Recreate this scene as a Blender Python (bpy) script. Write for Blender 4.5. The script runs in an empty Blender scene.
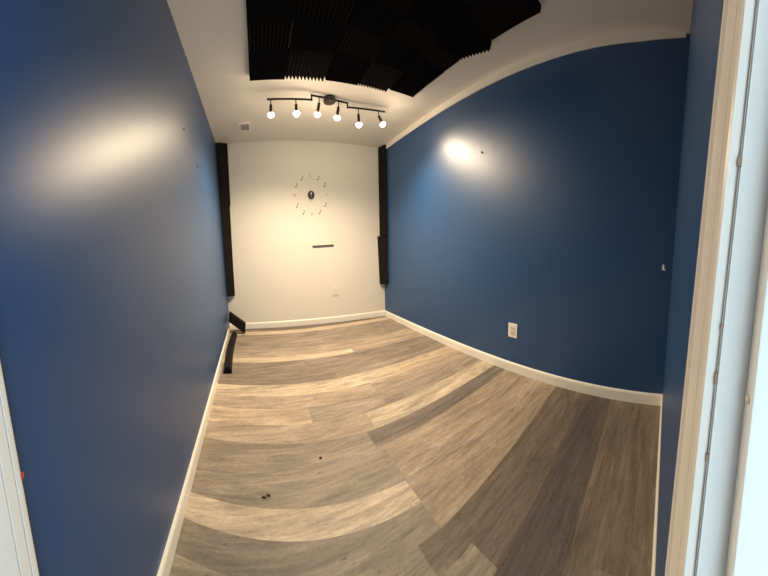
import bpy, bmesh, math, random
from mathutils import Vector, Matrix
random.seed(7)
sc = bpy.context.scene
COL = sc.collection

# ------------------------------------------------------------------ room plan (metres)
H = 2.44
L0 = Vector((0.0922, 0.0, 0)); L1 = Vector((0.0, 3.4510, 0))        # left wall: doorway end, back end
R0 = Vector((2.1616, -0.0116, 0)); R1 = Vector((2.1664, 3.3173, 0)) # right wall: doorway end, back end
def zc(x, y):  # the ceiling drops a little toward the right back corner
    return H - .075*min(max(x/2.16, 0), 1.06)*min(max(y/3.4, 0), 1.06)
SK = -0.0454                                                         # plank direction
Z = Vector((0, 0, 1))

# ------------------------------------------------------------------ materials
def new_mat(name):
    m = bpy.data.materials.new(name); m.use_nodes = True
    nt = m.node_tree; b = nt.nodes['Principled BSDF']
    return m, nt, b
def simple(name, col, rough=0.5, spec=0.5, metal=0.0, noise=0.0, nscale=40, bump=0.0, bscale=200):
    m, nt, b = new_mat(name)
    b.inputs['Base Color'].default_value = (*col, 1); b.inputs['Roughness'].default_value = rough
    b.inputs['Specular IOR Level'].default_value = spec; b.inputs['Metallic'].default_value = metal
    tc = nt.nodes.new('ShaderNodeTexCoord')
    if noise:
        n = nt.nodes.new('ShaderNodeTexNoise'); n.inputs['Scale'].default_value = nscale; n.inputs['Detail'].default_value = 4
        nt.links.new(tc.outputs['Object'], n.inputs['Vector'])
        mx = nt.nodes.new('ShaderNodeMix'); mx.data_type = 'RGBA'
        mx.inputs[6].default_value = (*[c*(1-noise) for c in col], 1); mx.inputs[7].default_value = (*[min(1, c*(1+noise)) for c in col], 1)
        nt.links.new(n.outputs['Fac'], mx.inputs[0]); nt.links.new(mx.outputs[2], b.inputs['Base Color'])
    if bump:
        n2 = nt.nodes.new('ShaderNodeTexNoise'); n2.inputs['Scale'].default_value = bscale; n2.inputs['Detail'].default_value = 3
        nt.links.new(tc.outputs['Object'], n2.inputs['Vector'])
        bp = nt.nodes.new('ShaderNodeBump'); bp.inputs['Strength'].default_value = bump; bp.inputs['Distance'].default_value = 0.002
        nt.links.new(n2.outputs['Fac'], bp.inputs['Height']); nt.links.new(bp.outputs['Normal'], b.inputs['Normal'])
    return m
BLUE = simple('satin_blue_paint', (0.0085, 0.060, 0.176), 0.41, 0.85, noise=0.06, nscale=3, bump=0.12, bscale=45)
CREAM = simple('cream_wall_paint', (0.75, 0.71, 0.63), 0.55, 0.3, noise=0.02, nscale=2, bump=0.08, bscale=120)
CEIL = simple('ceiling_paint', (0.83, 0.775, 0.70), 0.7, 0.2, noise=0.02, nscale=3, bump=0.1, bscale=140)
TRIM = simple('trim_paint', (0.86, 0.82, 0.74), 0.38, 0.5, noise=0.02, nscale=8)
DOORW = simple('white_door_paint', (0.80, 0.80, 0.77), 0.35, 0.5, noise=0.03, nscale=9)
FOAM2 = simple('worn_black_foam', (0.016, 0.013, 0.012), 0.95, 0.10, noise=0.3, nscale=60, bump=0.3, bscale=350)
FOAM = simple('black_foam', (0.0125, 0.0107, 0.0100), 1.0, 0.02, noise=0.3, nscale=60, bump=0.3, bscale=350)
FOAM.node_tree.nodes['Principled BSDF'].inputs['Sheen Weight'].default_value = 0.0
FOAM.node_tree.nodes['Principled BSDF'].inputs['Sheen Roughness'].default_value = .6
BRONZE = simple('dark_bronze_metal', (0.030, 0.022, 0.018), 0.38, 0.5, metal=0.6)
NICKEL = simple('canopy_metal', (0.10, 0.085, 0.07), 0.22, 0.5, metal=0.9)
PLATE = simple('white_plastic', (0.86, 0.83, 0.77), 0.3, 0.5)
IVORY = simple('ivory_plastic', (0.74, 0.66, 0.55), 0.35, 0.5)
SLOT = simple('dark_slot', (0.05, 0.04, 0.035), 0.6, 0.3)
VENTM = simple('vent_mauve_grey', (0.40, 0.36, 0.37), 0.5, 0.4)
BLACKP = simple('black_clock_face', (0.020, 0.017, 0.014), 0.3, 0.5)
NOTEM = simple('note_sticker', (0.10, 0.08, 0.06), 0.5, 0.3)
NUMM = simple('pale_numeral', (0.36, 0.32, 0.24), 0.35, 0.4)
HANDM = simple('silver_hand', (0.72, 0.68, 0.60), 0.3, 0.5)
WOODBAR = simple('dark_brown_wood', (0.105, 0.075, 0.05), 0.45, 0.4, noise=0.25, nscale=30)
CHIP = simple('bare_wood_chip', (0.36, 0.24, 0.17), 0.8, 0.2)
GROOVE = simple('dirty_joint', (0.32, 0.25, 0.21), 0.9, 0.1)
NAILM = simple('dark_nail', (0.03, 0.028, 0.028), 0.5, 0.4)
LEAFM = simple('dry_leaf', (0.10, 0.045, 0.02), 0.8, 0.1)
REDM = simple('red_scrap', (0.55, 0.06, 0.03), 0.6, 0.3)

def bulb_mat():
    m, nt, b = new_mat('lit_warm_bulb')
    b.inputs['Base Color'].default_value = (1, .9, .7, 1); b.inputs['Roughness'].default_value = .2
    b.inputs['Emission Color'].default_value = (1.0, 0.79, 0.53, 1); b.inputs['Emission Strength'].default_value = BULB
    return m
BULB = 125.0
SPOT = 30.0
COLLAR = simple('bulb_collar', (0.62, 0.52, 0.38), 0.4, 0.4)
BULBM = bulb_mat()

def floor_mat():
    m, nt, b = new_mat('vinyl_plank')
    N, Lk = nt.nodes, nt.links
    tone = N.new('ShaderNodeAttribute'); tone.attribute_name = 'tone'
    off = N.new('ShaderNodeAttribute'); off.attribute_name = 'grain_offset'
    tc = N.new('ShaderNodeTexCoord')
    add = N.new('ShaderNodeVectorMath'); add.operation = 'ADD'
    Lk.new(tc.outputs['Object'], add.inputs[0]); Lk.new(off.outputs['Vector'], add.inputs[1])
    def grain(sx, sy, detail, lo, hi, p0, p1, dist=0.4):
        mp = N.new('ShaderNodeMapping'); mp.inputs['Scale'].default_value = (sx, sy, 1)
        mp.inputs['Rotation'].default_value = (0, 0, 0.045)
        Lk.new(add.outputs[0], mp.inputs['Vector'])
        n = N.new('ShaderNodeTexNoise'); n.inputs['Scale'].default_value = 1; n.inputs['Detail'].default_value = detail
        n.inputs['Roughness'].default_value = .65; n.inputs['Distortion'].default_value = dist
        Lk.new(mp.outputs['Vector'], n.inputs['Vector'])
        r = N.new('ShaderNodeMapRange'); r.inputs['From Min'].default_value = p0; r.inputs['From Max'].default_value = p1
        r.inputs['To Min'].default_value = lo; r.inputs['To Max'].default_value = hi
        Lk.new(n.outputs['Fac'], r.inputs['Value']); return r.outputs[0], n
    g1, n1 = grain(3.2, 42, 6, .68, 1.27, .3, .7, .9)
    g2, n2 = grain(2.0, 10, 7, .66, 1.30, .32, .68, 1.3)
    g3, n3 = grain(45, 120, 3, .84, 1.14, .3, .7)
    g4, n4 = grain(9, 55, 5, .42, 1.0, .29, .38, 1.6)
    prev = tone.outputs['Color']
    for g in (g1, g2, g3, g4):
        v = N.new('ShaderNodeVectorMath'); v.operation = 'SCALE'
        Lk.new(prev, v.inputs[0]); Lk.new(g, v.inputs['Scale']); prev = v.outputs[0]
    Lk.new(prev, b.inputs['Base Color'])
    b.inputs['Roughness'].default_value = 0.55; b.inputs['Specular IOR Level'].default_value = 0.35
    bp = N.new('ShaderNodeBump'); bp.inputs['Strength'].default_value = .12; bp.inputs['Distance'].default_value = .001
    Lk.new(n1.outputs['Fac'], bp.inputs['Height']); Lk.new(bp.outputs['Normal'], b.inputs['Normal'])
    return m
FLOORM = floor_mat()

# ------------------------------------------------------------------ mesh helpers
def link(name, bm, mat, parent=None, smooth=False, bevel=0.0):
    bmesh.ops.recalc_face_normals(bm, faces=bm.faces)
    me = bpy.data.meshes.new(name); bm.to_mesh(me); bm.free()
    for m in (mat if isinstance(mat, (list, tuple)) else [mat]): me.materials.append(m)
    if smooth:
        for p in me.polygons: p.use_smooth = True
    o = bpy.data.objects.new(name, me); COL.objects.link(o)
    if parent: o.parent = parent
    if bevel:
        md = o.modifiers.new('edge', 'BEVEL'); md.width = bevel; md.segments = 2; md.limit_method = 'ANGLE'
    return o
def tag(o, label, cat, group=None):
    o['label'] = label; o['category'] = cat
    if group: o['group'] = group
    return o
def struct(o): o['kind'] = 'structure'; return o
def thing(name, label, cat, mat4=None, group=None):
    o = bpy.data.objects.new(name, None); COL.objects.link(o); o.empty_display_size = 0.05
    if mat4 is not None: o.matrix_world = mat4
    return tag(o, label, cat, group)
def hexa(bm, pts):
    """pts: 4 bottom + 4 top corners, same order"""
    v = [bm.verts.new(p) for p in pts]
    for f in ((0,1,2,3), (4,5,6,7), (0,1,5,4), (1,2,6,5), (2,3,7,6), (3,0,4,7)):
        bm.faces.new([v[i] for i in f])
def box(bm, x0, x1, y0, y1, z0, z1, M=None):
    pts = [Vector(p) for p in ((x0,y0,z0),(x1,y0,z0),(x1,y1,z0),(x0,y1,z0),(x0,y0,z1),(x1,y0,z1),(x1,y1,z1),(x0,y1,z1))]
    if M is not None: pts = [M @ p for p in pts]
    hexa(bm, pts)
def loft(bm, rings, cap=True):
    """rings: list of closed loops with equal vertex count"""
    V = [[bm.verts.new(p) for p in r] for r in rings]; n = len(V[0])
    for a, b in zip(V[:-1], V[1:]):
        for i in range(n): bm.faces.new((a[i], a[(i+1) % n], b[(i+1) % n], b[i]))
    if cap: bm.faces.new(V[0][::-1]); bm.faces.new(V[-1])
def tube(bm, a, b, r0, r1=None, n=14, cap=True):
    a = Vector(a); b = Vector(b); r1 = r0 if r1 is None else r1
    d = (b-a).normalized(); u = d.orthogonal().normalized(); w = d.cross(u)
    ring = lambda c, r: [c + (u*math.cos(t) + w*math.sin(t))*r for t in (2*math.pi*i/n for i in range(n))]
    loft(bm, [ring(a, r0), ring(b, r1)], cap)
def lathe(bm, a, d, prof, n=20):
    """prof: (distance along d, radius)"""
    a = Vector(a); d = Vector(d).normalized(); u = d.orthogonal().normalized(); w = d.cross(u)
    loft(bm, [[a + d*s + (u*math.cos(t) + w*math.sin(t))*max(r, 1e-4) for t in (2*math.pi*i/n for i in range(n))] for s, r in prof])
def poly_prism(bm, pts2, z0, z1, M=None):
    r0 = [Vector((x, y, z0)) for x, y in pts2]; r1 = [Vector((x, y, z1)) for x, y in pts2]
    if M is not None: r0 = [M @ p for p in r0]; r1 = [M @ p for p in r1]
    loft(bm, [r0, r1])
def frame(origin, t):
    """matrix for something mounted on a wall: X = right as seen, Y = up, Z = out of the wall"""
    t = Vector((t.x, t.y, 0)).normalized(); n = t.cross(Z)
    m = Matrix((t, Z, n)).transposed().to_4x4(); m.translation = origin; return m
TB = (R1-L1).normalized()            # back wall, seen left to right
TR = (R0-R1).normalized()            # right wall
TL = (L1-L0).normalized()            # left wall
TF = (R0-L0).normalized()
NB = TB.cross(Z); NR = TR.cross(Z); NL = TL.cross(Z); NF = -TF.cross(Z)
def back_pt(x, z, off=0): s = (x-L1.x)/(R1.x-L1.x); p = L1.lerp(R1, s); return Vector((p.x, p.y, z)) + NB*off
def right_pt(y, z, off=0): s = (y-R0.y)/(R1.y-R0.y); p = R0.lerp(R1, s); return Vector((p.x, p.y, z)) + NR*off
def left_pt(y, z, off=0): s = (y-L0.y)/(L1.y-L0.y); p = L0.lerp(L1, s); return Vector((p.x, p.y, z)) + NL*off
def front_y(x): return L0.y + (R0.y-L0.y)*(x-L0.x)/(R0.x-L0.x)

# ------------------------------------------------------------------ shell
T = 0.12
def slab(name, a, b, n, mat, z0=0.0, z1=H, ea=T, eb=T):
    d = (b-a).normalized(); a = a - d*ea; b = b + d*eb
    bm = bmesh.new(); q = [a, b, b-n*T, a-n*T]
    hexa(bm, [p + Z*z0 for p in q] + [p + Z*z1 for p in q])
    return struct(link(name, bm, mat))
slab('wall_left', L0, L1, NL, BLUE, ea=0.0, eb=0.0)
slab('wall_right', R0, R1, NR, BLUE, ea=0.0, eb=0.0)
slab('wall_back', L1, R1, NB, CREAM)
# front wall with the doorway the picture is taken from
DX0, DX1, DZ = 0.14, 0.684, 2.13
bm = bmesh.new()
def fw(x0, x1, z0, z1):
    q = [Vector((x0, front_y(x0), 0)), Vector((x1, front_y(x1), 0)), Vector((x1, front_y(x1)-T, 0)), Vector((x0, front_y(x0)-T, 0))]
    hexa(bm, [p + Z*z0 for p in q] + [p + Z*z1 for p in q])
fw(L0.x-T, 0.10, 0, H); fw(DX1, R0.x+T, 0, H); fw(0.10, DX1, DZ, H)
struct(link('wall_front', bm, BLUE))
bm = bmesh.new(); gx = [-.15 + 2.47*i/12 for i in range(13)]; gy = [-.14 + 3.74*j/12 for j in range(13)]
lo_ = [[bm.verts.new((x, y, zc(x, y))) for y in gy] for x in gx]; hi_ = [[bm.verts.new((x, y, H+.12)) for y in gy] for x in gx]
for i in range(12):
    for j in range(12):
        for g in (lo_, hi_): bm.faces.new((g[i][j], g[i+1][j], g[i+1][j+1], g[i][j+1]))
for i in range(12):
    for a, b in (((i, 0), (i+1, 0)), ((i, 12), (i+1, 12)), ((0, i), (0, i+1)), ((12, i), (12, i+1))):
        bm.faces.new((lo_[a[0]][a[1]], lo_[b[0]][b[1]], hi_[b[0]][b[1]], hi_[a[0]][a[1]]))
struct(link('ceiling', bm, CEIL))

# floor: planks run across the room; rows given by their near edges, tones per plank
LT = (0.475, 0.39, 0.285); LT2 = (0.43, 0.335, 0.235); TAN = (0.335, 0.265, 0.195); MID = (0.285, 0.232, 0.18)
GR = (0.25, 0.205, 0.16); GR2 = (0.205, 0.168, 0.132); DK = (0.15, 0.115, 0.09); DK2 = (0.158, 0.12, 0.09); DKG = (0.105, 0.085, 0.075); DKH = (0.128, 0.103, 0.09); BR = (0.20, 0.157, 0.118); DS = (0.165, 0.135, 0.112); BK = (0.16, 0.13, 0.105)
ROWS = [  # (near edge at x = 1, [(x end, tone), ...])
    (3.24, [(9, BK)]), (3.115, [(9, LT)]), (2.64, [(1.1, GR), (9, GR)]), (2.49, [(1.03, MID), (9, TAN)]), (2.435, [(1.03, TAN), (9, MID)]),
    (2.335, [(1.3, LT), (9, TAN)]), (2.02, [(0.8, GR2), (9, GR2)]), (1.92, [(1.0, GR2), (9, GR)]), (1.76, [(1.5, LT), (9, LT2)]),
    (1.61, [(1.2, TAN), (9, TAN)]), (1.45, [(0.7, LT2), (9, MID)]), (1.295, [(1.03, TAN), (9, LT)]), (1.17, [(0.97, GR), (9, DS)]),
    (0.935, [(1.005, GR), (9, TAN)]), (0.815, [(1.0, LT), (9, TAN)]), (0.69, [(1.0, GR2), (9, TAN)]), (0.58, [(0.9, GR), (9, DK2)]),
    (0.465, [(1.05, GR), (9, DK)]), (0.37, [(0.8, GR2), (9, DKG)]), (0.275, [(0.9, DK), (9, DKH)]), (0.19, [(0.6, GR2), (9, BR)]), (0.10, [(1.2, MID), (9, BR)]),
    (0.0, [(0.7, GR2), (9, BR)]), (-0.4, [(9, GR2)])]
def row_y(a, x):   # the boards are laid a little out of true
    k = min(max((2.3-a)/1.5, 0), 1)
    return a + ((.085+.075*k)*(1-x)**1.25 if x < 1 else (.012+.055*k)*((x-1)/1.1)**1.3)
bm = bmesh.new(); tl = bm.faces.layers.int.new('plank'); planks = []
X0, X1, Y0, Y1 = -0.10, 2.26, -0.13, 3.55
far = 3.75
def clip_y(v): return min(max(v, Y0), Y1)
for near, segs in ROWS:
    xa = X0
    for xe, tone in segs:
        xb = min(xe, X1); m_ = max(2, int((xb-xa)/.09))
        for i in range(m_):
            u0, u1 = xa+(xb-xa)*i/m_, xa+(xb-xa)*(i+1)/m_
            q = [(u0, clip_y(row_y(near, u0))), (u1, clip_y(row_y(near, u1))), (u1, clip_y(row_y(far, u1))), (u0, clip_y(row_y(far, u0)))]
            if q[2][1]-q[1][1] > 1e-4 and q[3][1]-q[0][1] > 1e-4:
                f = bm.faces.new([bm.verts.new((x, y, 0)) for x, y in q]); f[tl] = len(planks)
        planks.append(tone); xa = xb
    far = near
vb = [bm.verts.new(p) for p in ((X0,Y0,-.1),(X1,Y0,-.1),(X1,Y1,-.1),(X0,Y1,-.1),(X0,Y0,-.0004),(X1,Y0,-.0004),(X1,Y1,-.0004),(X0,Y1,-.0004))]
for f in ((0,3,2,1),(0,1,5,4),(1,2,6,5),(2,3,7,6),(3,0,4,7)):
    bm.faces.new([vb[i] for i in f])[tl] = 0
for f in bm.faces:
    if f.normal.z < -0.5 and f.calc_center_median().z > -.01: f.normal_flip()
ids = [f[tl] for f in bm.faces]
me = bpy.data.meshes.new('floor'); bm.to_mesh(me); bm.free(); me.materials.append(FLOORM)
ca = me.attributes.new('tone', 'FLOAT_COLOR', 'FACE'); oa = me.attributes.new('grain_offset', 'FLOAT_VECTOR', 'FACE')
offs = [(random.uniform(0, 40), random.uniform(0, 40), random.uniform(0, 40)) for _ in planks]
for i, k in enumerate(ids):
    ca.data[i].color = (*planks[k], 1); oa.data[i].vector = offs[k]
fo = bpy.data.objects.new('floor', me); COL.objects.link(fo); struct(fo)

# baseboards: flat board with a rounded top edge
def baseboard(name, a, b, n, h=0.078, t=0.012, mat=TRIM):
    d = (b-a).normalized()
    prof = [(0, 0), (t, 0), (t, h-.016), (t*.8, h-.006), (t*.4, h), (0, h)]
    bm = bmesh.new(); loft(bm, [[p + n*x + Z*(z+.0005) for x, z in prof] for p in (a, b)])
    return struct(link(name, bm, mat))
baseboard('baseboard_left', left_pt(0.325, 0), L1, NL)
baseboard('baseboard_right', R0, R1, NR)
baseboard('baseboard_back', L1 + TB*.012, R1 - TB*.012, NB)
baseboard('baseboard_front', Vector((0.72, front_y(.72), 0)), R0 - TF*.012, NF, t=0.010)
# moulding strip along the top of the right wall, painted like the ceiling
bm = bmesh.new()
rings = []
for y, zb in ((0.012, 2.414), (0.10, 2.398), (0.30, 2.372), (0.9, 2.350), (1.8, 2.334), (2.6, 2.320), (3.312, 2.309)):
    prof = [(0, zb), (.007, zb), (.009, zb+.006), (.008, zb+.024), (.004, zb+.030), (.003, zc(2.16, y)+.004), (0, zc(2.16, y)+.004)]
    rings.append([right_pt(y, z, o) for o, z in prof])
loft(bm, rings); struct(link('trim_1', bm, CEIL))
# white casing board at the doorway end of the left wall
bm = bmesh.new()
prof = [(0, 0), (0, .013), (-.004, .016), (-.012, .017), (-.0135, .0145), (-.015, .017), (-.033, .019), (-.0345, .0165), (-.036, .019), (-.085, .020), (-.10, .020), (-.10, 0)]
rings = []
for z in (0.0, 2.12):
    ye = 0.2535 - (z-.75)*.094
    rings.append([left_pt(ye+dy, z, o) for dy, o in prof])
loft(bm, rings); struct(link('trim_2', bm, DOORW))
# doorway frame, slightly out of plumb
dr = struct(bpy.data.objects.new('door_1', None)); COL.objects.link(dr)
def sh(x, y, z): return Vector((x, y + front_y(x) - (z-.95)*.021, z))
def sheared(bm, x0, x1, y0, y1, z0, z1):
    hexa(bm, [sh(x, y, z) for z in (z0, z1) for x, y in ((x0,y0),(x1,y0),(x1,y1),(x0,y1))])
XJ = 0.606
bm = bmesh.new()                      # casing: flat with a backband and a groove, as in the picture
cp = [(XJ+.0015, -.0045), (XJ+.0015, .0015), (XJ+.004, .003), (XJ+.021, .003), (XJ+.0225, .0005), (XJ+.024, .003), (XJ+.062, .004), (XJ+.064, .0065), (DX1-.001, .0065), (DX1-.001, -.03), (XJ+.0015, -.03)]
loft(bm, [[sh(x, y, z) for x, y in cp] for z in (0.0, 2.04)])
o = link('casing', bm, TRIM, dr)
bm = bmesh.new(); sheared(bm, XJ+.001, DX1-.002, -.13, -.0305, 0, 2.03)
link('jamb', bm, DOORW, dr)
bm = bmesh.new(); sheared(bm, XJ, XJ+.0013, -.13, -.0068, 0, 2.03); link('jamb', bm, DOORW, dr)
bm = bmesh.new(); sheared(bm, XJ-.015, XJ, -.07, -.0268, 0, 2.03); st = link('door_stop', bm, DOORW, dr, bevel=.0008)
bm = bmesh.new(); sheared(bm, 0.10, 0.14, -.13, -.0305, 0, 2.03); link('jamb', bm, DOORW, dr)
bm = bmesh.new(); sheared(bm, 0.1005, 0.137, -.03, .003, 0, 2.04); link('casing', bm, TRIM, dr)
bm = bmesh.new(); sheared(bm, 0.14, XJ, -.13, -.0305, 2.03, 2.06); link('head_jamb', bm, DOORW, dr)
bm = bmesh.new(); sheared(bm, 0.137, XJ+.0015, -.0295, .003, 2.04, 2.125); link('head_casing', bm, TRIM, dr)
# dirty joint between casing and jamb, with paint chips
bm = bmesh.new(); sheared(bm, XJ+.0002, XJ+.0016, -.0056, -.0052, 0, 2.02); jt = link('joint', bm, GROOVE, dr)
for z, h, w in ((1.128, .006, .0009), (1.02, .003, .0004), (0.985, .008, .0002), (0.93, .005, .0001)):
    bm = bmesh.new(); sheared(bm, XJ-.0001, XJ+.0014, -.0062-w, -.0046+w*.4, z-h/2, z+h/2); link('paint_chip', bm, CHIP, dr)
bm = bmesh.new(); p = sh(XJ-.0075, -.0268, .974); lathe(bm, p, (0, 1, 0), [(0, .0030), (.001, .0028), (.0018, .0016), (.002, .0002)], 12)
link('screw', bm, IVORY, dr, smooth=True)

# ------------------------------------------------------------------ foam tiles on the ceiling
def tile_bm(w, d, along_x, n=11, right=None):
    """wedge foam: 18 mm base and 32 mm ridges; hangs from z=0 down"""
    bm = bmesh.new(); base, ridge = .018, .030
    span = d if along_x else w
    pts = [(-span/2, 0), (span/2, 0), (span/2, -base)]
    for i in range(n):
        a = span/2 - (i+.5)*span/n; b = span/2 - (i+1)*span/n
        pts += [(a+.0015, -base-ridge), (a-.0015, -base-ridge), (b, -base)]
    other = w if along_x else d
    def mk(s, p, z):
        if not along_x: return Vector((p, s, z))
        return Vector((right(p) if right and s > 0 else s, p, z))
    loft(bm, [[mk(s, p, z) for p, z in pts] for s in (-other/2, other/2)])
    return bm
CX = [.465, .746, 1.068, 1.350, 1.622, 1.872]
RY = [2.200, 1.895, 1.660, 1.470, 1.205, .835]
ords = ['first', 'second', 'third', 'fourth', 'fifth']
cols = ['leftmost', 'second from the left', 'middle', 'fourth from the left', 'rightmost']
for r in range(5):
    for c in range(5):
        w = CX[c+1]-CX[c]-.002; d = RY[r]-RY[r+1]-.002
        ax = (r+c) % 2 == 0
        x = (CX[c]+CX[c+1])/2; y = (RY[r]+RY[r+1])/2 + SK*(x-.465)*.9; rz = random.uniform(-.004, .004)
        right = None
        if c == 4:
            ya, yb_ = [(2.112, 1.872), (1.868, 1.672), (1.668, 1.492), (1.488, 1.213), (1.200, .832)][r]
            ax = [True, True, False, True, False][r]; d = ya-yb_; y = (ya+yb_)/2; rz = [-.004, -.004, 0, 0, -.05][r]
            x = 1.748; w = .246
            if r == 3:      # cut askew: its right edge bulges out towards the room
                right = lambda p: .112 + .075*(.1375-p)/.22 if p > -.082 else .187 - .050*(-.082-p)/.055
        bm = tile_bm(w*.978, d*.976, ax, 11, right)
        what = 'ridges running across the room' if ax else 'ridges running toward the back wall'
        extra = ', turned askew' if (c == 4 and r == 3) else ''
        o = link('acoustic_foam_tile', bm, FOAM)
        zz = zc(x, y); k = (zz-1.067)/(H-1.067)
        o.location = (.443+(x-.443)*k, .029+(y-.029)*k, zz+.0015); o.rotation_euler = (0, 0, rz)
        tag(o, f'black foam ceiling tile, {cols[c]} in {ords[r]} row from bar light{extra}', 'foam tile', 'foam tiles glued to the ceiling')

# ------------------------------------------------------------------ corner foam strips
def corner_strip(name, label, corner, da, db, secs, teeth=4, depth=.010):
    """secs: (z, leg along da, leg along db); ribbed face between the two legs"""
    bm = bmesh.new(); rings = []
    for z, a, b in secs:
        pa = corner + da*a; pb = corner + db*b; nrm = ((da+db)/2).normalized()
        loop = [corner + (da+db)*.0015, pa + db*.0015, pa + db*.022]
        for i in range(teeth*2+1):
            t = i/(teeth*2); q = (pa + db*.022).lerp(pb + da*.022, t)
            loop.append(q + nrm*(depth if i % 2 else 0))
        loop += [pb + da*.022, pb + da*.0015]
        rings.append([p + Z*z for p in loop])
    loft(bm, rings); o = link(name, bm, FOAM2)
    return tag(o, label, 'foam strip', 'foam strips in the back corners')
CL, CR = L1, R1
da, db = TB, -TL
corner_strip('corner_foam_strip', 'tall black foam strip, upper one in the left back corner, touching the ceiling', CL, da, db, [(1.652, .128, .09), (2.430, .145, .09)])
corner_strip('corner_foam_strip', 'tall black foam strip, lower one in the left back corner, above the fallen pieces', CL, da, db, [(.462, .100, .09), (1.0, .106, .095), (1.648, .118, .09)])
da, db = -TB, -TR*-1
db = TR
corner_strip('corner_foam_strip', 'tall black foam strip, upper one in the right back corner, touching the ceiling', CR, da, db, [(1.166, .060, .135), (2.362, .050, .150)])
corner_strip('corner_foam_strip', 'shorter black foam strip at the bottom of the right back corner, its top poking out', CR, da, db, [(.478, .078, .110), (1.158, .094, .130)])

# fallen foam pieces on the floor
e = Vector((.195, 0, -.163)).normalized(); up = Vector((.014, 0, .115)).normalized(); yb = Vector((0, 1, 0))
A = Vector((.214, 3.2, .0115))
bm = bmesh.new(); rings = []
for s in (0, -.125, -.252):
    loop = []
    nt_ = 4; hh = .118
    for i in range(nt_*2+1):
        loop.append(A + e*s + up*(hh*i/(nt_*2)) + yb*(.010 if i % 2 else 0))
    loop += [A + e*s + up*hh + yb*.085, A + e*s + yb*.085]
    rings.append(loop)
loft(bm, rings); o = link('fallen_foam_block', bm, FOAM2)
tag(o, 'short black foam block tilted against the left wall in the back corner', 'foam block')
bm = bmesh.new(); rings = []
for i in range(9):
    t = i/8; y = 2.185 + t*.97
    x = .114 - .030*t - .014*math.sin(t*math.pi); w = .072 - .004*t; h = .066
    loop = [(x-w/2, .001), (x+w/2, .001), (x+w/2, .016)]
    for k in range(7):
        q = k/6; loop.append((x+w/2 - w*q*.95, .016 + (h-.016)*(1-abs(2*q-1)**3*.6) - (.010 if k % 2 else 0)))
    loop += [(x-w/2, .016)]
    rings.append([Vector((a, y, z)) for a, z in loop])
loft(bm, rings); o = link('fallen_foam_strip', bm, FOAM2)
tag(o, 'long black ribbed foam strip lying on the floor along the left baseboard', 'foam strip')

# ------------------------------------------------------------------ track light
root = thing('track_light', 'dark bronze zigzag bar light with six lit bulbs under the ceiling', 'ceiling light', Matrix.Translation((1.20, 2.455, H)))
inv = root.matrix_world.inverted()
root.location = (1.183, 2.403, H-.030)
def part(name, bm, mat, parent=root, smooth=True, base=None):
    bm.transform(inv); return link(name, bm, mat, parent, smooth)
bm = bmesh.new(); lathe(bm, (1.195, 2.475, H-.0005), (0, 0, -1), [(0, .056), (.034, .056), (.040, .052), (.043, .040), (.044, .001)], 32)
can = part('canopy', bm, NICKEL)
bm = bmesh.new(); tube(bm, (1.20, 2.44, H-.026), (1.20, 2.44, 2.409), .008); part('mount_post', bm, BRONZE)
for s in (-.028, .028):
    bm = bmesh.new(); lathe(bm, (1.20+s, 2.455, H-.044), (0, 0, -1), [(0, .006), (.004, .005), (.006, .001)], 12); part('canopy_screw', bm, BRONZE, can)
def bar(a, b):
    bm = bmesh.new(); a = Vector(a); b = Vector(b); d = (b-a).normalized(); s = d.cross(Z).normalized()*.0065; u = Z*.0065
    loft(bm, [[p-s-u, p+s-u, p+s+u, p-s+u] for p in (a, b)]); bm.transform(inv); return link('bar', bm, BRONZE, root, bevel=.002)
J1, J2 = Vector((1.012, 2.405)), Vector((1.365, 2.465))
ZL, ZM = 2.371, 2.409
bar((.622, 2.405, ZL), (1.019, 2.405, ZL)); bar((1.006, 2.404, ZM), (1.372, 2.466, ZM)); bar((1.358, 2.466, ZL+.001), (1.735, 2.418, ZL+.001))
for j in (J1, J2):
    bm = bmesh.new(); tube(bm, (j.x, j.y, ZL-.008), (j.x, j.y, ZM+.008), .0075); part('swivel_joint', bm, BRONZE)
heads = [((.653, 2.405, ZL), (.650, 2.40, 2.243)), ((.872, 2.405, ZL), (.868, 2.385, 2.243)), ((1.082, 2.417, ZM), (1.066, 2.430, 2.268)),
         ((1.272, 2.449, ZM), (1.255, 2.452, 2.264)), ((1.468, 2.452, ZL), (1.470, 2.450, 2.226)), ((1.668, 2.427, ZL), (1.698, 2.405, 2.248))]
hi = 0
aims = [(.4, 2.7, 0), (.7, 2.4, 0), (1.0, 2.4, 0), (1.25, 1.4, 0), (1.6, 2.3, 0), (1.7, 1.3, 0)]
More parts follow.
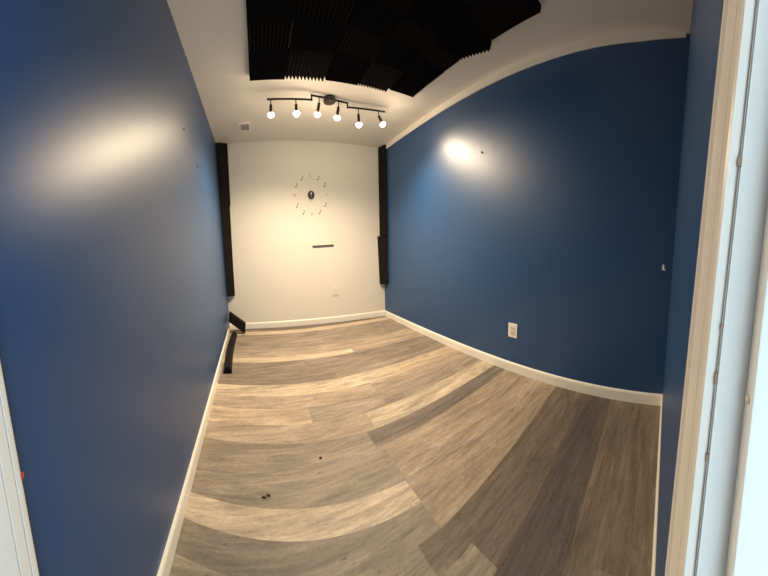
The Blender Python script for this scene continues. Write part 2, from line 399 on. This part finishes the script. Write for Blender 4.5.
for top, bc in heads:
    top = Vector(top); bc = Vector(bc); L = (bc-top).length; d = (bc-top).normalized()
    knee = top + Vector((0, 0, -1))*(L*.34)
    bm = bmesh.new(); tube(bm, top, knee, .0042); lathe(bm, knee - Z*.004, (0, 0, -1), [(0, .003), (.004, .0075), (.010, .003)], 12)
    hd = part('stem', bm, BRONZE)
    d2 = (bc-knee).normalized(); Lk_ = (bc-knee).length
    bm = bmesh.new(); lathe(bm, knee, d2, [(0, .006), (.004, .0125), (Lk_-.024, .0135), (Lk_-.022, .011)], 20)
    part('socket', bm, BRONZE, hd)
    R = .026
    bm = bmesh.new(); lathe(bm, bc, d2, [(-.0225, .0095), (-.018, .0155), (-.010, .0225), (-.001, R)], 20)
    part('bulb_collar', bm, COLLAR, hd)
    bm = bmesh.new(); prof = []
    for i in range(0, 9):
        a = math.pi/2 + math.pi/2*i/8; prof.append((-math.cos(a)*R, math.sin(a)*R if i < 8 else .0005))
    lathe(bm, bc, d2, prof, 20)
    b = part('bulb', bm, BULBM, hd); b['label'] = 'glowing warm white bulb'
    ld = bpy.data.lights.new('bulb_beam', 'SPOT'); ld.energy = SPOT; ld.color = (1.0, 0.79, 0.54); ld.spot_size = math.radians(150); ld.spot_blend = 1.0
    ld.shadow_soft_size = .02
    lo = bpy.data.objects.new('bulb_beam', ld); COL.objects.link(lo)
    lp = bc + d2*.050; aim = Vector(aims[hi]) - lp; hi += 1
    lo.parent = hd
    lo.matrix_local = inv @ Matrix.Translation(lp) @ aim.to_track_quat('-Z', 'Y').to_matrix().to_4x4()

# ------------------------------------------------------------------ ceiling vent
vx0, vx1, vy0, vy1 = .322, .448, 2.905, 3.115
vr = thing('ceiling_vent', 'small white framed ceiling vent near the left back corner', 'vent', Matrix.Translation(((vx0+vx1)/2, (vy0+vy1)/2, H)))
iv = vr.matrix_world.inverted(); vr.location.z = zc(.385, 3.0)
bm = bmesh.new(); f = .020
box(bm, vx0, vx1, vy0, vy0+f*1.6, H-.012, H-.0005); box(bm, vx0, vx1, vy1-f*1.6, vy1, H-.012, H-.0005)
box(bm, vx0, vx0+f, vy0+f*1.6, vy1-f*1.6, H-.012, H-.0005); box(bm, vx1-f*.7, vx1, vy0+f*1.6, vy1-f*1.6, H-.012, H-.0005)
bm.transform(iv); link('vent_frame', bm, TRIM, vr)
bm = bmesh.new(); box(bm, vx0+f, vx1-f*.7, vy0+f*1.6, vy1-f*1.6, H-.0025, H-.0005); bm.transform(iv); link('vent_panel', bm, VENTM, vr)
bm = bmesh.new()
for i in range(5):
    xx = vx0+f+.008 + i*.017
    hexa(bm, [Vector(p) for p in ((xx, vy0+.033, H-.009), (xx+.002, vy0+.033, H-.009), (xx+.002, vy1-.033, H-.009), (xx, vy1-.033, H-.009),
                                 (xx+.006, vy0+.033, H-.003), (xx+.008, vy0+.033, H-.003), (xx+.008, vy1-.033, H-.003), (xx+.006, vy1-.033, H-.003))])
bm.transform(iv); link('louver', bm, VENTM, vr)

# ------------------------------------------------------------------ clock made of separate stickers around a small round face
cm = frame(back_pt(1.171, 1.719, .0006), TB)
ck = thing('wall_clock', 'black and cream music note wall clock with Roman numerals on back wall', 'clock', cm)
RX, RYV = .213, .252
def loc_link(name, bm, mat, parent=ck, smooth=False): return link(name, bm, mat, parent, smooth)
def disc(bm, cx, cy, rx, ry, z0, z1, n=40):
    loft(bm, [[Vector((cx+rx*math.cos(t), cy+ry*math.sin(t), z)) for t in (2*math.pi*i/n for i in range(n))] for z in (z0, z1)])
bm = bmesh.new(); disc(bm, 0, 0, .043, .053, 0, .016); face = loc_link('face_disc', bm, BLACKP)
def hand(ang, ln, w0, w1, z):
    bm = bmesh.new(); c, s = math.cos(ang), math.sin(ang)
    M = Matrix.Rotation(ang, 4, 'Z')
    poly_prism(bm, [(-w0, -.004), (w0, -.004), (w1, ln), (-w1, ln)], z, z+.0015, M); return bm
loc_link('hour_hand', hand(-.10, .040, .0105, .0015, .018), HANDM)
loc_link('minute_hand', hand(math.pi-.09, .105, .0022, .0012, .020), NUMM)
bm = bmesh.new(); disc(bm, 0, 0, .006, .006, .016, .024, 16); loc_link('hand_hub', bm, BLACKP)
for hr in range(12):
    a = math.pi/2 - hr*math.pi/6
    x, y = RX*math.cos(a), RYV*math.sin(a)
    if hr % 3 == 0:
        txt = {0: 'XII', 3: 'III', 6: 'VI', 9: 'IX'}[hr]
        cu = bpy.data.curves.new('numeral', 'FONT'); cu.body = txt; cu.size = .062; cu.align_x = 'CENTER'; cu.align_y = 'CENTER'; cu.extrude = .0008
        tmp = bpy.data.objects.new('tmp', cu); COL.objects.link(tmp)
        dg = bpy.context.evaluated_depsgraph_get(); me = bpy.data.meshes.new_from_object(tmp.evaluated_get(dg))
        bpy.data.objects.remove(tmp); bpy.data.curves.remove(cu)
        me.materials.clear(); me.materials.append(NUMM)
        rot = {0: math.pi/2, 3: math.pi/2, 6: 0, 9: 0}[hr]
        sx, sy = {0: (.75, .62), 3: (.85, .36), 6: (.75, 1.0), 9: (.72, 1.0)}[hr]
        me.transform(Matrix.Translation((x, y, .0009)) @ Matrix.Rotation(rot, 4, 'Z') @ Matrix.Diagonal((sx, sy, 1, 1)))
        o = bpy.data.objects.new('numeral', me); COL.objects.link(o); o.parent = ck
        o['label'] = f'pale Roman numeral {txt}'
    else:
        bm = bmesh.new(); s = 1.0
        M = Matrix.Translation((x-.006, y-.02, 0)) 
        n = 16; th = .5
        hx = [(.0115*math.cos(t)*math.cos(th) - .0085*math.sin(t)*math.sin(th), .0115*math.cos(t)*math.sin(th) + .0085*math.sin(t)*math.cos(th)) for t in (2*math.pi*i/n for i in range(n))]
        poly_prism(bm, hx, 0, .0016, M)
        poly_prism(bm, [(.0078, .002), (.0112, .002), (.0112, .050), (.0078, .050)], 0, .0014, M)
        poly_prism(bm, [(.0112, .050), (.0112, .038), (.019, .030), (.0225, .022), (.0215, .016), (.0265, .024), (.024, .034), (.016, .042)], 0, .0012, M)
        loc_link('music_note', bm, NOTEM)

# thin dark bar on the back wall
sm = frame(back_pt(1.299, 1.0575, .0006), TB) @ Matrix.Rotation(.018, 4, 'Z')
bm = bmesh.new(); box(bm, -.142, .142, -.0065, .0065, 0, .020)
o = link('wall_ledge', bm, WOODBAR, bevel=.002); o.matrix_world = sm
tag(o, 'thin dark brown bar mounted level on the cream back wall below the clock', 'wall ledge')

# ------------------------------------------------------------------ outlets
def outlet(label, mat4, w, h, slots, plate_mat, insert_mat):
    t = thing('wall_outlet', label, 'outlet', mat4)
    bm = bmesh.new(); box(bm, -w/2, w/2, -h/2, h/2, 0, .006); link('cover_plate', bm, plate_mat, t, bevel=.002)
    bm = bmesh.new(); box(bm, -w*.27, w*.27, -h*.33, h*.33, .006, .0085); rc = link('receptacle', bm, insert_mat, t, bevel=.001)
    for sy in (-1, 1):
        bm = bmesh.new(); cy = sy*h*.165
        box(bm, -w*.11, -w*.075, cy-h*.03, cy+h*.05, .0085, .0089); box(bm, w*.075, w*.105, cy-h*.03, cy+h*.04, .0085, .0089)
        disc(bm, 0, cy-h*.065, w*.035, w*.035, .0085, .0089, 12)
        link('socket_slots', bm, slots, rc)
        bm = bmesh.new(); disc(bm, 0, sy*h*.42, w*.03, w*.03, .006, .0072, 12); link('plate_screw', bm, insert_mat, t)
outlet('white outlet with ivory receptacle on the blue right wall above the baseboard', frame(right_pt(1.166, .350, .0006), TR), .086, .118, SLOT, PLATE, IVORY)
outlet('cream painted outlet low on the cream back wall', frame(back_pt(1.435, .430, .0006), TB), .082, .125, GROOVE, CREAM, CREAM)

# ------------------------------------------------------------------ little hook near the doorway corner
hk = thing('wall_hook', 'small off-white hook on the right wall near the doorway corner', 'hook', frame(right_pt(.046, .952, .0006), TR))
bm = bmesh.new(); poly_prism(bm, [(-.010, -.018), (.004, -.018), (.006, -.004), (.003, .020), (-.004, .022), (-.009, .012)], 0, .004); link('hook_plate', bm, PLATE, hk, bevel=.001)
bm = bmesh.new()
pts = [Vector(p) for p in ((-.001, -.004, .003), (.000, -.012, .008), (.005, -.016, .013), (.011, -.016, .015), (.015, -.010, .015))]
for a, b in zip(pts[:-1], pts[1:]): tube(bm, a, b, .0032, n=10)
link('hook_prong', bm, PLATE, hk, smooth=True)

# ------------------------------------------------------------------ nails and scraps
def nail(label, mat4, r=.006, mat=NAILM, grp=None):
    bm = bmesh.new(); lathe(bm, (0, 0, 0), (0, 0, 1), [(0, r*.5), (.004, r*.5), (.0045, r), (.0065, r*.9), (.007, r*.2)], 12)
    o = link('nail', bm, mat, smooth=True); o.matrix_world = mat4; tag(o, label, 'nail', grp)
nail('dark nail head on the left blue wall beside the bright lamp glow', frame(left_pt(1.592, 1.820, .0004), TL), .007)
nail('dark nail head on the left blue wall, lower and nearer the corner foam', frame(left_pt(1.944, 1.706, .0004), TL), .007)
nail('tiny dark nail on the left blue wall, nearest the corner foam', frame(left_pt(2.359, 1.877, .0004), TL), .0045)
nail('dark nail head on the right blue wall beside the lamp reflection', frame(right_pt(1.525, 1.826, .0004), TR), .009)
nail('small cream nail on the back wall, upper right of the clock', frame(back_pt(1.648, 1.94, .0004), TB), .008, NUMM)
nail('small cream nail on the back wall, upper left of the clock', frame(back_pt(.694, 1.916, .0004), TB), .006, NUMM)
bm = bmesh.new()
for (x, y), a, s in (((.396, 1.063), .4, .008), ((.419, 1.069), -.5, .010), ((.406, 1.060), .1, .006)):
    M = Matrix.Translation((x, y, .0005)) @ Matrix.Rotation(a, 4, 'Z')
    poly_prism(bm, [(-s, 0), (-s*.2, s*.55), (s, s*.15), (s*.3, -s*.5)], 0, .004, M)
tag(link('leaf_scrap', bm, LEAFM), 'crumpled brown leaf scrap on the floor at the edge of a pale plank', 'leaf')
bm = bmesh.new(); lathe(bm, (.684, 1.216, .0004), (0, 0, 1), [(0, .006), (.002, .007), (.005, .004), (.006, .0005)], 10)
tag(link('dark_pellet', bm, NAILM, smooth=True), 'tiny dark pellet lying alone on the grey floor planks', 'speck')
bm = bmesh.new(); M = frame(left_pt(.2565, .742, .0135), TL); box(bm, -.002, .002, -.005, .005, 0, .0015, M)
tag(link('red_scrap', bm, REDM), 'tiny red scrap on the edge of the white left casing', 'scrap')

# ------------------------------------------------------------------ daylight through the doorway
w = bpy.data.worlds.new('World'); sc.world = w; w.use_nodes = True
bg = w.node_tree.nodes['Background']; bg.inputs['Color'].default_value = (0.72, 0.90, 1.0, 1); bg.inputs['Strength'].default_value = 1.3

# ------------------------------------------------------------------ camera (panoramic sweep)
R = Vector((0.884685, -0.465577, -0.023894)); F = Vector((0.461572, 0.881967, -0.095316)); U = Vector((0.065451, 0.073296, 0.99516))
cd = bpy.data.cameras.new('camera'); cam = bpy.data.objects.new('camera', cd); COL.objects.link(cam)
m = Matrix((R, U, -F)).transposed().to_4x4(); m.translation = (0.4428, 0.0289, 1.0672); cam.matrix_world = m
cd.type = 'PANO'; cd.panorama_type = 'CENTRAL_CYLINDRICAL'
cd.central_cylindrical_range_u_min = -1.47667; cd.central_cylindrical_range_u_max = 1.47650
cd.central_cylindrical_range_v_min = -1.19615; cd.central_cylindrical_range_v_max = 1.03609
cd.central_cylindrical_radius = 1.0
cd.clip_start = 0.005
sc.camera = cam
sc.view_settings.view_transform = 'Standard'; sc.view_settings.look = 'None'
sc.view_settings.gamma = 1.0; sc.view_settings.use_curve_mapping = False
sc.view_settings.exposure = 1.0
sc.cycles.use_denoising = True
sc.cycles.max_bounces = 10; sc.cycles.diffuse_bounces = 6
